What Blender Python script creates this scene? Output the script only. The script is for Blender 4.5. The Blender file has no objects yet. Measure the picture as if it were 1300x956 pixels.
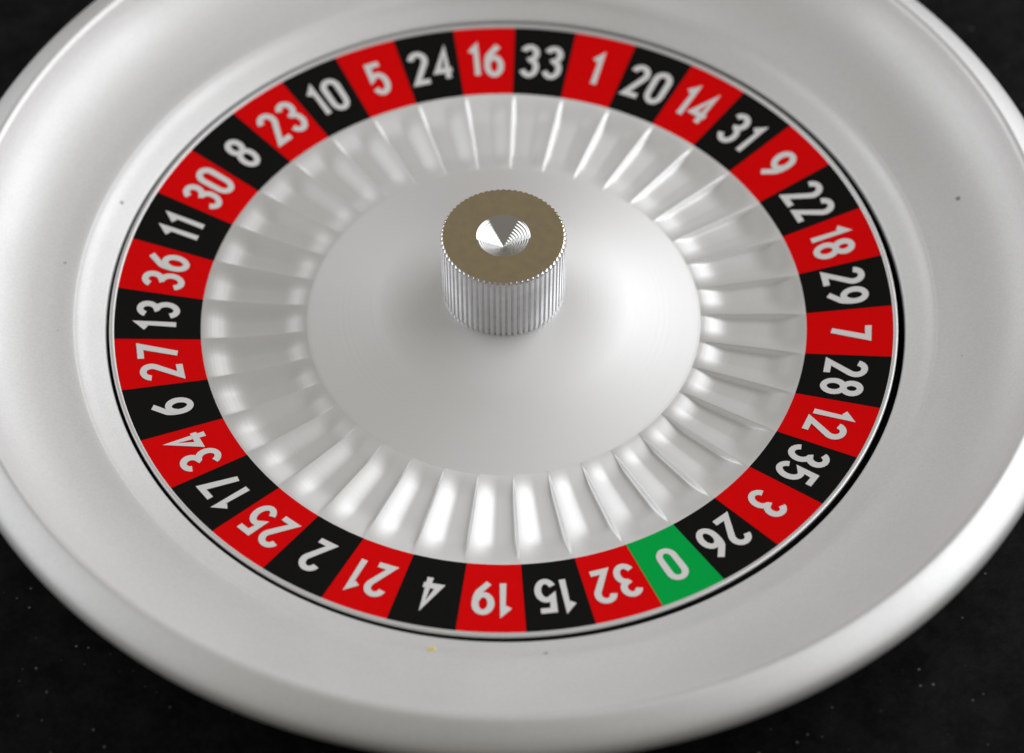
import bpy, bmesh, math, random
from mathutils import Vector

random.seed(4)
scene = bpy.context.scene
COL = scene.collection
U = 0.0002                      # one modelling unit = 0.2 mm (rotor radius 502 units = 10 cm)
R = math.radians

# ------------------------------------------------------------------ camera
ELEV, DIST = R(51.3), 4400 * U
cam_d = bpy.data.cameras.new("camera")
cam = bpy.data.objects.new("camera", cam_d)
COL.objects.link(cam)
scene.camera = cam
back = Vector((0, -math.cos(ELEV), math.sin(ELEV)))
up = Vector((0, math.sin(ELEV), math.cos(ELEV)))
cam.location = back * DIST + Vector((1, 0, 0)) * (10.5 * U) - up * (31.3 * U)
cam.rotation_euler = (R(90) - ELEV, 0, 0)
cam_d.sensor_width = 36
cam_d.lens = 36 * 4400 / 1300
cam_d.shift_y = -45 / 1300
cam_d.clip_start, cam_d.clip_end = 0.01, 50
cam_d.dof.use_dof = True
cam_d.dof.focus_distance = DIST - 120 * U
cam_d.dof.aperture_fstop = 7.5

# ------------------------------------------------------------------ world and lamps (indoor light)
world = bpy.data.worlds.new("World")
scene.world = world
world.use_nodes = True
bg = world.node_tree.nodes["Background"]
bg.inputs[0].default_value = (0.200, 0.185, 0.160, 1)
bg.inputs[1].default_value = 1.0

def area(name, loc, target, sx, sy, power, col):
    d = bpy.data.lights.new(name, 'AREA')
    d.shape, d.size, d.size_y, d.energy, d.color = 'RECTANGLE', sx, sy, power, col
    o = bpy.data.objects.new(name, d)
    o.location = loc
    o.rotation_euler = (Vector(target) - Vector(loc)).to_track_quat('-Z', 'Y').to_euler()
    COL.objects.link(o)
    return o

area("window_light", (1.15, 0.36, 0.76), (0, 0, 0), 1.9, 1.1, 18, (0.955, 0.975, 1.0))
area("window_light", (-1.30, 0.30, 0.62), (0, 0, 0), 2.0, 1.0, 9.5, (0.93, 0.965, 1.0))

scene.view_settings.view_transform = 'Standard'
scene.view_settings.look = 'None'
scene.view_settings.exposure = 0.06
scene.view_settings.gamma = 1.0

# ------------------------------------------------------------------ materials
def new_mat(name):
    m = bpy.data.materials.new(name)
    m.use_nodes = True
    nt = m.node_tree
    return m, nt, nt.nodes["Principled BSDF"]

def simple(name, col, rough, metal=0.0, bump=0.0, bscale=900.0, spec=0.5, rvar=0.0, cvar=0.0):
    m, nt, b = new_mat(name)
    b.inputs['Base Color'].default_value = (*col, 1)
    b.inputs['Roughness'].default_value = rough
    b.inputs['Metallic'].default_value = metal
    b.inputs['Specular IOR Level'].default_value = spec
    tc = nt.nodes.new('ShaderNodeTexCoord')
    if bump:
        n = nt.nodes.new('ShaderNodeTexNoise')
        n.inputs['Scale'].default_value = bscale
        n.inputs['Detail'].default_value = 3
        nt.links.new(tc.outputs['Object'], n.inputs['Vector'])
        bp = nt.nodes.new('ShaderNodeBump')
        bp.inputs['Strength'].default_value = bump
        bp.inputs['Distance'].default_value = 0.0002
        nt.links.new(n.outputs['Fac'], bp.inputs['Height'])
        nt.links.new(bp.outputs['Normal'], b.inputs['Normal'])
    if rvar:
        n2 = nt.nodes.new('ShaderNodeTexNoise')
        n2.inputs['Scale'].default_value = 35
        n2.inputs['Detail'].default_value = 6
        nt.links.new(tc.outputs['Object'], n2.inputs['Vector'])
        mr = nt.nodes.new('ShaderNodeMapRange')
        mr.inputs['To Min'].default_value = rough - rvar
        mr.inputs['To Max'].default_value = rough + rvar
        nt.links.new(n2.outputs['Fac'], mr.inputs['Value'])
        nt.links.new(mr.outputs['Result'], b.inputs['Roughness'])
    if cvar:
        n3 = nt.nodes.new('ShaderNodeTexNoise')
        n3.inputs['Scale'].default_value = 420
        n3.inputs['Detail'].default_value = 2
        nt.links.new(tc.outputs['Object'], n3.inputs['Vector'])
        mx = nt.nodes.new('ShaderNodeMix')
        mx.data_type = 'RGBA'
        nt.links.new(n3.outputs['Fac'], mx.inputs['Factor'])
        mx.inputs['A'].default_value = (*[c * (1 - cvar) for c in col], 1)
        mx.inputs['B'].default_value = (*[min(1, c * (1 + cvar)) for c in col], 1)
        nt.links.new(mx.outputs['Result'], b.inputs['Base Color'])
    return m

def satin_bowl(name="satin_aluminium", metal=0.7):
    """Bead-blasted aluminium with a few dark pits and pale dust flecks."""
    m, nt, b = new_mat(name)
    b.inputs['Metallic'].default_value = metal
    b.inputs['Roughness'].default_value = 0.62
    tc = nt.nodes.new('ShaderNodeTexCoord')
    def noise(scale, detail=2):
        n = nt.nodes.new('ShaderNodeTexNoise')
        n.inputs['Scale'].default_value = scale
        n.inputs['Detail'].default_value = detail
        nt.links.new(tc.outputs['Object'], n.inputs['Vector'])
        return n
    def fleck(scale, lo, hi):
        v = nt.nodes.new('ShaderNodeTexVoronoi')
        v.inputs['Scale'].default_value = scale
        nt.links.new(tc.outputs['Object'], v.inputs['Vector'])
        # only a few of the cells carry a fleck
        sep = nt.nodes.new('ShaderNodeSeparateColor')
        nt.links.new(v.outputs['Color'], sep.inputs[0])
        pick = nt.nodes.new('ShaderNodeMath'); pick.operation = 'GREATER_THAN'
        pick.inputs[1].default_value = 0.5
        nt.links.new(sep.outputs[0], pick.inputs[0])
        mr = nt.nodes.new('ShaderNodeMapRange')
        mr.inputs['From Min'].default_value = hi
        mr.inputs['From Max'].default_value = lo
        nt.links.new(v.outputs['Distance'], mr.inputs['Value'])
        mu = nt.nodes.new('ShaderNodeMath'); mu.operation = 'MULTIPLY'
        nt.links.new(pick.outputs[0], mu.inputs[0])
        nt.links.new(mr.outputs['Result'], mu.inputs[1])
        return mu
    def mix(fac, a, bcol):
        mx = nt.nodes.new('ShaderNodeMix'); mx.data_type = 'RGBA'
        nt.links.new(fac, mx.inputs['Factor'])
        if hasattr(a, 'links'): nt.links.new(a, mx.inputs['A'])
        else: mx.inputs['A'].default_value = (*a, 1)
        mx.inputs['B'].default_value = (*bcol, 1)
        return mx.outputs['Result']
    base = mix(noise(1500).outputs['Fac'], (0.74, 0.74, 0.74), (0.87, 0.87, 0.87))
    c = mix(fleck(75, 0.035, 0.06).outputs[0], base, (0.34, 0.32, 0.30))
    nt.links.new(c, b.inputs['Base Color'])
    n = noise(2600, 2)
    bp = nt.nodes.new('ShaderNodeBump')
    bp.inputs['Strength'].default_value = 0.22
    bp.inputs['Distance'].default_value = 0.0001
    nt.links.new(n.outputs['Fac'], bp.inputs['Height'])
    nt.links.new(bp.outputs['Normal'], b.inputs['Normal'])
    n2 = noise(28, 5)
    mr = nt.nodes.new('ShaderNodeMapRange')
    mr.inputs['To Min'].default_value = 0.52
    mr.inputs['To Max'].default_value = 0.70
    nt.links.new(n2.outputs['Fac'], mr.inputs['Value'])
    nt.links.new(mr.outputs['Result'], b.inputs['Roughness'])
    return m

def turned_metal():
    """Rotor aluminium: turned on a lathe, so fine rings and a fan-shaped sheen."""
    m, nt, b = new_mat("turned_aluminium")
    b.inputs['Base Color'].default_value = (0.90, 0.90, 0.90, 1)
    b.inputs['Metallic'].default_value = 0.72
    b.inputs['Roughness'].default_value = 0.50
    b.inputs['Anisotropic'].default_value = 0.45
    tc = nt.nodes.new('ShaderNodeTexCoord')
    cr_ = nt.nodes.new('ShaderNodeVectorMath'); cr_.operation = 'CROSS_PRODUCT'
    cr_.inputs[0].default_value = (0, 0, 1)
    nt.links.new(tc.outputs['Object'], cr_.inputs[1])
    nz = nt.nodes.new('ShaderNodeVectorMath'); nz.operation = 'NORMALIZE'
    nt.links.new(cr_.outputs[0], nz.inputs[0])
    vt = nt.nodes.new('ShaderNodeVectorTransform')
    vt.vector_type, vt.convert_from, vt.convert_to = 'VECTOR', 'OBJECT', 'WORLD'
    nt.links.new(nz.outputs[0], vt.inputs[0])
    nt.links.new(vt.outputs[0], b.inputs['Tangent'])
    # noise stretched along the turning direction: r and z only
    sx = nt.nodes.new('ShaderNodeSeparateXYZ')
    nt.links.new(tc.outputs['Object'], sx.inputs[0])
    cx = nt.nodes.new('ShaderNodeCombineXYZ')
    ln = nt.nodes.new('ShaderNodeVectorMath'); ln.operation = 'LENGTH'
    fl = nt.nodes.new('ShaderNodeCombineXYZ')
    nt.links.new(sx.outputs['X'], fl.inputs['X']); nt.links.new(sx.outputs['Y'], fl.inputs['Y'])
    nt.links.new(fl.outputs[0], ln.inputs[0])
    nt.links.new(ln.outputs['Value'], cx.inputs['X'])
    n = nt.nodes.new('ShaderNodeTexNoise')
    n.inputs['Scale'].default_value = 1400
    n.inputs['Detail'].default_value = 3
    nt.links.new(cx.outputs[0], n.inputs['Vector'])
    bp = nt.nodes.new('ShaderNodeBump')
    bp.inputs['Strength'].default_value = 0.22
    bp.inputs['Distance'].default_value = 0.0001
    nt.links.new(n.outputs['Fac'], bp.inputs['Height'])
    nt.links.new(bp.outputs['Normal'], b.inputs['Normal'])
    return m

def table_mat():
    m, nt, b = new_mat("black_stone")
    b.inputs['Roughness'].default_value = 0.62
    b.inputs['Specular IOR Level'].default_value = 0.1
    tc = nt.nodes.new('ShaderNodeTexCoord')
    n = nt.nodes.new('ShaderNodeTexNoise')
    n.inputs['Scale'].default_value = 110; n.inputs['Detail'].default_value = 12
    n.inputs['Roughness'].default_value = 0.85
    nt.links.new(tc.outputs['Object'], n.inputs['Vector'])
    r1 = nt.nodes.new('ShaderNodeValToRGB')
    r1.color_ramp.elements[0].position = 0.42; r1.color_ramp.elements[0].color = (0.001, 0.001, 0.001, 1)
    r1.color_ramp.elements[1].position = 0.75; r1.color_ramp.elements[1].color = (0.017, 0.0175, 0.0175, 1)
    nt.links.new(n.outputs['Fac'], r1.inputs['Fac'])
    v = nt.nodes.new('ShaderNodeTexVoronoi')
    v.inputs['Scale'].default_value = 330
    nt.links.new(tc.outputs['Object'], v.inputs['Vector'])
    mr = nt.nodes.new('ShaderNodeMapRange')
    mr.inputs['From Min'].default_value = 0.16; mr.inputs['From Max'].default_value = 0.05
    nt.links.new(v.outputs['Distance'], mr.inputs['Value'])
    sep = nt.nodes.new('ShaderNodeSeparateColor')
    nt.links.new(v.outputs['Color'], sep.inputs[0])
    pk = nt.nodes.new('ShaderNodeMapRange')
    pk.inputs['From Min'].default_value = 0.6; pk.inputs['From Max'].default_value = 1.0
    nt.links.new(sep.outputs[0], pk.inputs['Value'])
    mu = nt.nodes.new('ShaderNodeMath'); mu.operation = 'MULTIPLY'
    nt.links.new(mr.outputs['Result'], mu.inputs[0]); nt.links.new(pk.outputs['Result'], mu.inputs[1])
    mx = nt.nodes.new('ShaderNodeMix'); mx.data_type = 'RGBA'
    nt.links.new(mu.outputs[0], mx.inputs['Factor'])
    nt.links.new(r1.outputs['Color'], mx.inputs['A'])
    mx.inputs['B'].default_value = (0.16, 0.16, 0.15, 1)
    nt.links.new(mx.outputs['Result'], b.inputs['Base Color'])
    return m

M_BOWL = satin_bowl()
M_RIM = satin_bowl("satin_aluminium_rim", 0.95)
M_TURN = turned_metal()
M_TABLE = table_mat()
M_EDGE = simple("polished_edge", (0.88, 0.88, 0.88), 0.42, 0.6)
M_GAP_SHADE = simple("gap_shade", (0.012, 0.012, 0.013), 0.6)  # near-black paints in the gap's shade on the well and rotor side
M_RED = simple("red_print", (0.78, 0.0006, 0.0015), 0.5, 0.0, 0.05, 900, 0.06, 0.05, 0.04)
M_BLACK = simple("black_print", (0.0065, 0.0065, 0.006), 0.5, 0.0, 0.05, 900, 0.06, 0.05, 0.1)
M_GREEN = simple("green_print", (0.0, 0.41, 0.068), 0.5, 0.0, 0.05, 900, 0.06, 0.05, 0.04)
M_WHITE = simple("white_print", (0.78, 0.77, 0.76), 0.45)
M_CHROME_REFL = simple("chrome", (0.84, 0.72, 0.50), 0.09, 1.0, bump=0.05, bscale=160, rvar=0.06, cvar=0.12)  # brown reflection of the room is put into the base colour
M_DIMPLE = simple("dimple_chrome", (0.80, 0.80, 0.80), 0.06, 1.0, rvar=0.02)
M_KNURL = simple("chrome_knurl", (0.76, 0.77, 0.79), 0.22, 1.0, rvar=0.06, cvar=0.10)
M_CRUMB = simple("yellow_crumb", (0.80, 0.66, 0.22), 0.7)

# ------------------------------------------------------------------ helpers
def link(name, me, mat, parent=None):
    o = bpy.data.objects.new(name, me)
    if mat and not me.materials:
        me.materials.append(mat)
    COL.objects.link(o)
    if parent:
        o.parent = parent
    return o

def mesh(name, verts, faces, smooth=True, angle=35):
    me = bpy.data.meshes.new(name)
    me.from_pydata([(x * U, y * U, z * U) for x, y, z in verts], [], faces)
    me.update()
    if smooth:
        for p in me.polygons: p.use_smooth = True
        me.set_sharp_from_angle(angle=R(angle))
    return me

def catmull(pts, n=6):
    out = []
    P = [pts[0]] + list(pts) + [pts[-1]]
    for i in range(1, len(P) - 2):
        p0, p1, p2, p3 = P[i - 1], P[i], P[i + 1], P[i + 2]
        for k in range(n):
            t = k / n
            out.append(tuple(0.5 * ((2 * b) + (-a + c) * t + (2 * a - 5 * b + 4 * c - d) * t * t
                                    + (-a + 3 * b - 3 * c + d) * t ** 3)
                             for a, b, c, d in zip(p0, p1, p2, p3)))
    out.append(pts[-1])
    return out

def lathe(name, prof, seg=256, angle=35):
    """prof runs so that the surface faces up/outwards when r grows."""
    verts, faces, rings = [], [], []
    for r, z in prof:
        if r < 1e-6:
            rings.append([len(verts)]); verts.append((0, 0, z))
        else:
            s = len(verts)
            verts += [(r * math.cos(2 * math.pi * i / seg), r * math.sin(2 * math.pi * i / seg), z) for i in range(seg)]
            rings.append(list(range(s, s + seg)))
    for a, b in zip(rings, rings[1:]):
        for i in range(seg):
            j = (i + 1) % seg
            if len(a) == 1: faces.append((a[0], b[i], b[j]))
            elif len(b) == 1: faces.append((a[i], b[0], a[j]))
            else: faces.append((a[i], b[i], b[j], a[j]))
    return mesh(name, verts, faces, True, angle)

def thing(name, loc, label, cat, group=None):
    o = bpy.data.objects.new(name, None)
    o.empty_display_size = 0.02
    o.location = loc
    COL.objects.link(o)
    o["label"], o["category"] = label, cat
    if group: o["group"] = group
    return o

# ------------------------------------------------------------------ table
Z_TABLE = -80
tv = 9000
me = mesh("tabletop", [(-tv, -tv, Z_TABLE), (tv, -tv, Z_TABLE), (tv, tv, Z_TABLE), (-tv, tv, Z_TABLE)], [(0, 1, 2, 3)], False)
tab = link("tabletop", me, M_TABLE)
tab["kind"] = "structure"

# ------------------------------------------------------------------ bowl
bowl = thing("roulette_bowl", (2.5 * U, 1.2 * U, Z_TABLE * U),
             "wide satin silver metal bowl with rolled rim standing on the black table", "bowl")
def up_z(prof): return [(r, z - Z_TABLE) for r, z in prof]
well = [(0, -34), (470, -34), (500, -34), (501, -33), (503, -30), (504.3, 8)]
basin = catmull(
    [(504.3, 8), (504.7, 11.5), (506.6, 14.5), (512, 17.5), (528, 26), (537, 32.5), (542, 35), (548, 37), (575, 42.5), (606, 52),
     (632, 65), (652, 82), (664, 99), (671, 114)], 6)
link("well", lathe("well", up_z(well), 256, 40), M_GAP_SHADE, bowl)
link("basin", lathe("basin", up_z(basin), 320, 60), M_BOWL, bowl)
rim = catmull([(670.5, 113), (673, 118.5), (678, 122), (684, 121), (696, 114.5), (706, 107.5), (713, 100), (716.5, 91),
               (715, 83), (707, 78), (697, 77)], 6)
link("rim", lathe("rim", up_z(rim), 320, 60), M_RIM, bowl)
shell = [(697, 78)] + catmull([(694, 70), (686, 40), (655, 0), (590, -36), (500, -62), (440, -72)], 5) + [(436, -80), (0, -80)]
link("outer_shell", lathe("outer_shell", up_z(shell), 256, 40), M_BOWL, bowl)

# ------------------------------------------------------------------ rotor
N = 37
ORDER = [0, 32, 15, 19, 4, 21, 2, 25, 17, 34, 6, 27, 13, 36, 11, 30, 8, 23, 10, 5, 24, 16, 33, 1, 20, 14, 31, 9,
         22, 18, 29, 7, 28, 12, 35, 3, 26]
REDS = {32, 19, 21, 25, 34, 27, 36, 30, 23, 5, 16, 1, 14, 9, 18, 7, 12, 3}
PITCH = 2 * math.pi / N
ANG0 = R(-62.5)                 # direction of the green zero
R_IN, R_OUT = 384.0, 492.0
SLOPE = 0.135
def zc(r): return (r - R_IN) * SLOPE

rotor = thing("roulette_rotor", (0, 0, 0),
              "silver rotor with ring of red, black and one green numbered panels inside the bowl", "roulette wheel")

cone = [(250, -16), (250, 0.0), (246, 0.8), (160, 28), (76, 54.5), (0, 55)]
link("centre_cone", lathe("centre_cone", cone[::-1], 256, 40), M_TURN, rotor)
# flip check is done by the double-sided shader; profile order only matters for normals

ze = zc(R_OUT)
edge = [(R_OUT, ze - 1.0), (R_OUT + 0.5, ze + 1.0), (R_OUT + 1.4, ze + 1.6), (R_OUT + 4.8, ze + 1.9),
        (R_OUT + 5.9, ze + 1.4), (R_OUT + 6.4, ze + 0.2), (R_OUT + 6.4, ze - 2.2)]
link("edge_ring", lathe("edge_ring", edge, 320, 50), M_EDGE, rotor)
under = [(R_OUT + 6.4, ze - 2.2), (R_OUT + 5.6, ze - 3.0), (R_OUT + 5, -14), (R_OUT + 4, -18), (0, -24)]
link("underside", lathe("underside", under, 128, 40), M_GAP_SHADE, rotor)

# pockets: shallow fluted recesses pressed in the plate, one object each, sharing a mesh
def sstep(a, b, x):
    t = max(0.0, min(1.0, (x - a) / (b - a)))
    return t * t * (3 - 2 * t)
def pocket_mesh():
    rs = [384, 382, 380, 377.5, 375, 372, 369, 366, 362, 358, 354, 350, 342, 332, 322, 306, 294, 284, 277, 270, 266, 262, 258, 254, 250]
    ts = [-1, -.97, -.93, -.8, -.6, -.4, -.25, -.15, -.05, .05, .2, .4, .6, .74, .85, .88, .91, .94, .97, 1]
    n = len(ts)
    v, f = [], []
    for r in rs:
        env = sstep(386, 340, r) * sstep(247, 284, r) * r / 310
        for t in ts:
            # from the crest on the cell edge a broad ramp leads down to the flat floor; a short riser closes the pocket
            ramp = max(0.0, (-0.05 - t) / 0.95)
            ramp = ramp - 0.05 * math.sin(2 * math.pi * min(1, ramp))      # eased into crest and floor
            p = max(ramp, sstep(.86, .99, t))
            z = -8.4 * env * (1 - p)
            a = t * PITCH / 2
            v.append((r * math.cos(a), r * math.sin(a), z))
    for i in range(len(rs) - 1):
        for j in range(n - 1):
            f.append((i * n + j, i * n + j + 1, (i + 1) * n + j + 1, (i + 1) * n + j))
    return mesh("pocket", v, f, True, 70)
pm = pocket_mesh()
for i in range(N):
    o = link("pocket", pm, M_TURN, rotor)
    o.rotation_euler = (0, 0, ANG0 - i * PITCH)

# number panels
def panel_mesh(seg=8):
    v, f = [], []
    h = PITCH / 2 * 0.9975
    for k in range(seg + 1):
        a = -h + 2 * h * k / seg
        ca, sa = math.cos(a), math.sin(a)
        for r, z in ((R_IN, zc(R_IN)), (R_OUT, zc(R_OUT)), (R_OUT, -8), (R_IN, -8)):
            v.append((r * ca, r * sa, z))
    for k in range(seg):
        a, b = 4 * k, 4 * (k + 1)
        f.append((a, a + 1, b + 1, b))
        f.append((a + 1, a + 2, b + 2, b + 1))
        f.append((a + 3, a, b, b + 3))
    f += [(0, 3, 2, 1), (4 * seg, 4 * seg + 1, 4 * seg + 2, 4 * seg + 3)]
    return mesh("number_panel", v, f, True, 30)

def arc(cx, cy, rx, ry, a0, a1, n=12):
    return [(cx + rx * math.cos(R(a0 + (a1 - a0) * k / n)), cy + ry * math.sin(R(a0 + (a1 - a0) * k / n))) for k in range(n + 1)]
# figures drawn as broad strokes in a box 0..1 wide and 0..2.2 high; each stroke is a centre line, closed or open
FIG = {
    '0': (1.0, [(arc(.5, 1.65, .5, .55, 0, 180) + arc(.5, .55, .5, .55, 180, 360), True)]),
    '1': (0.45, [([(.0, 1.78), (.38, 2.2), (.38, 0)], False)]),
    '2': (1.0, [(arc(.5, 1.68, .49, .52, 170, -28) + [(.0, 0.0), (1.02, 0.0)], False)]),
    '3': (1.0, [(arc(.48, 1.70, .46, .50, 160, -80, 12) + arc(.48, .60, .52, .60, 80, -160, 14), False)]),
    '4': (1.05, [([(.78, 0), (.78, 2.2), (.0, .62), (1.12, .62)], False)]),
    '5': (1.0, [([(.94, 2.2), (.14, 2.2), (.05, 1.18)] + arc(.46, .70, .52, .70, 110, -155, 16), False)]),
    '6': (1.0, [([(.80, 2.22)] + arc(.62, .80, .62, 1.1, 140, 180, 5) + arc(.5, .66, .5, .66, 180, 520, 22), False)]),
    '7': (1.0, [([(.0, 2.2), (1.0, 2.2), (.34, 0)], False)]),
    '8': (1.0, [(arc(.5, 1.70, .43, .50, -90, 270, 20), True), (arc(.5, .60, .5, .60, 90, 450, 20), True)]),
    '9': (1.0, [([(.20, -.02)] + arc(.38, 1.40, .62, 1.1, -40, 0, 5) + arc(.5, 1.54, .5, .66, 0, 340, 22), False)]),
}
STROKE, SX, SY = 8.2, 18.5, 21.0
def digits_mesh(text):
    gap = STROKE + 4.5
    total = sum(FIG[c][0] * SX for c in text) + gap * (len(text) - 1)
    verts, faces = [], []
    x0, layer = -total / 2, 0
    for c in text:
        w, strokes = FIG[c]
        for line, closed in strokes:
            P = [Vector((x0 + px * SX, (py - 1.1) * SY)) for px, py in line]
            if closed and (P[0] - P[-1]).length < 0.01: P.pop()
            P = [p for k, p in enumerate(P) if k == 0 or (p - P[k - 1]).length > 0.05]
            n, s0 = len(P), len(verts)
            lift = 0.5 + 0.12 * layer
            layer += 1
            for k in range(n):
                a = P[k - 1] if (k > 0 or closed) else None
                b = P[(k + 1) % n] if (k < n - 1 or closed) else None
                d0 = (P[k] - a).normalized() if a is not None else (b - P[k]).normalized()
                d1 = (b - P[k]).normalized() if b is not None else d0
                t = d0 + d1
                t = t.normalized() if t.length > 1e-4 else d0
                nn = Vector((-t.y, t.x))
                h = STROKE / 2 / max(0.45, nn.dot(Vector((-d0.y, d0.x))))
                for q in (P[k] + nn * h, P[k] - nn * h):
                    # rises a hair along the stroke, so a crossing never shares a plane
                    r = 438.0 + q.y
                    ang = -q.x / 438.0
                    verts.append((r * math.cos(ang), r * math.sin(ang), zc(r) + lift + 0.25 * k / n * (not closed)))
            for k in range(n if closed else n - 1):
                i, j = s0 + 2 * k, s0 + 2 * ((k + 1) % n)
                faces.append((i, i + 1, j + 1, j))
        x0 += w * SX + gap
    return mesh("numeral", verts, faces, False)

proto = {}
for key, m in (("red", M_RED), ("black", M_BLACK), ("green", M_GREEN)):
    proto[key] = panel_mesh()
    proto[key].materials.append(m)
for i, num in enumerate(ORDER):
    key = "green" if num == 0 else ("red" if num in REDS else "black")
    p = link("number_panel", proto[key], None, rotor)
    p.rotation_euler = (0, 0, ANG0 - i * PITCH)
    p["label"] = f"{key} panel with a white {num}"
    link("numeral", digits_mesh(str(num)), M_WHITE, p)

# knob: knurled chrome thumb wheel with a conical dimple
TEETH, SUB = 66, 8
def knob_mesh():
    v, f = [], []
    n = TEETH * SUB
    def ring(r, z, d):
        s = len(v)
        for i in range(n):
            ph = i / SUB
            k = abs((ph % 1.0) - 0.5) * 2              # 1 in the groove, 0 on the crest
            g = sstep(0.52, 0.98, k)
            rr = r - d * g
            a = 2 * math.pi * i / n
            v.append((rr * math.cos(a), rr * math.sin(a), z))
        return list(range(s, s + n))
    rings = [ring(33.6, 157.98, 0), ring(36, 158, 0), ring(74.2, 158, 0.0), ring(75.8, 157.6, 0.9), ring(77.6, 156.2, 2.4), ring(78.3, 154.5, 2.8), ring(77.4, 62, 2.8),
             ring(76.2, 57, 2.6), ring(74, 53, 0)]
    for a, b in zip(rings, rings[1:]):
        for i in range(n):
            j = (i + 1) % n
            f.append((a[i], b[i], b[j], a[j]))
    return mesh("knob", v, f, True, 38)
km = knob_mesh()
km.materials.append(M_CHROME_REFL); km.materials.append(M_KNURL)
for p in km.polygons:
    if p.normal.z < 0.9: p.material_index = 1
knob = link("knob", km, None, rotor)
dim = [(33.6, 157.98), (33.2, 157.9), (32.7, 157.6), (32.3, 157.2)]
for k in range(1, 181):
    u = k / 180
    dim.append((32.3 * (1 - u) if k < 180 else 0.0, 157.2 - 20.5 * u + 0.24 * math.sin(2 * math.pi * 10 * u) * (1 - u * 0.3)))
link("dimple", lathe("dimple", dim[::-1], 128, 60), M_DIMPLE, knob)

# ------------------------------------------------------------------ yellow crumb on the bowl below the rotor
def crumb():
    bm = bmesh.new()
    bmesh.ops.create_icosphere(bm, subdivisions=2, radius=1.0)
    for v in bm.verts:
        k = 1 + random.uniform(-.25, .25)
        v.co = Vector((v.co.x * 5.2 * k, v.co.y * 3.6 * k, v.co.z * 3.0 * k)) * U
    me = bpy.data.meshes.new("yellow_crumb")
    bm.to_mesh(me); bm.free()
    return me
cr = link("yellow_crumb", crumb(), M_CRUMB)
cr.location = (-84 * U, -527 * U, 31.5 * U)
cr["label"] = "tiny yellow crumb lying in the bowl just outside the rotor's near edge"
cr["category"] = "crumb"
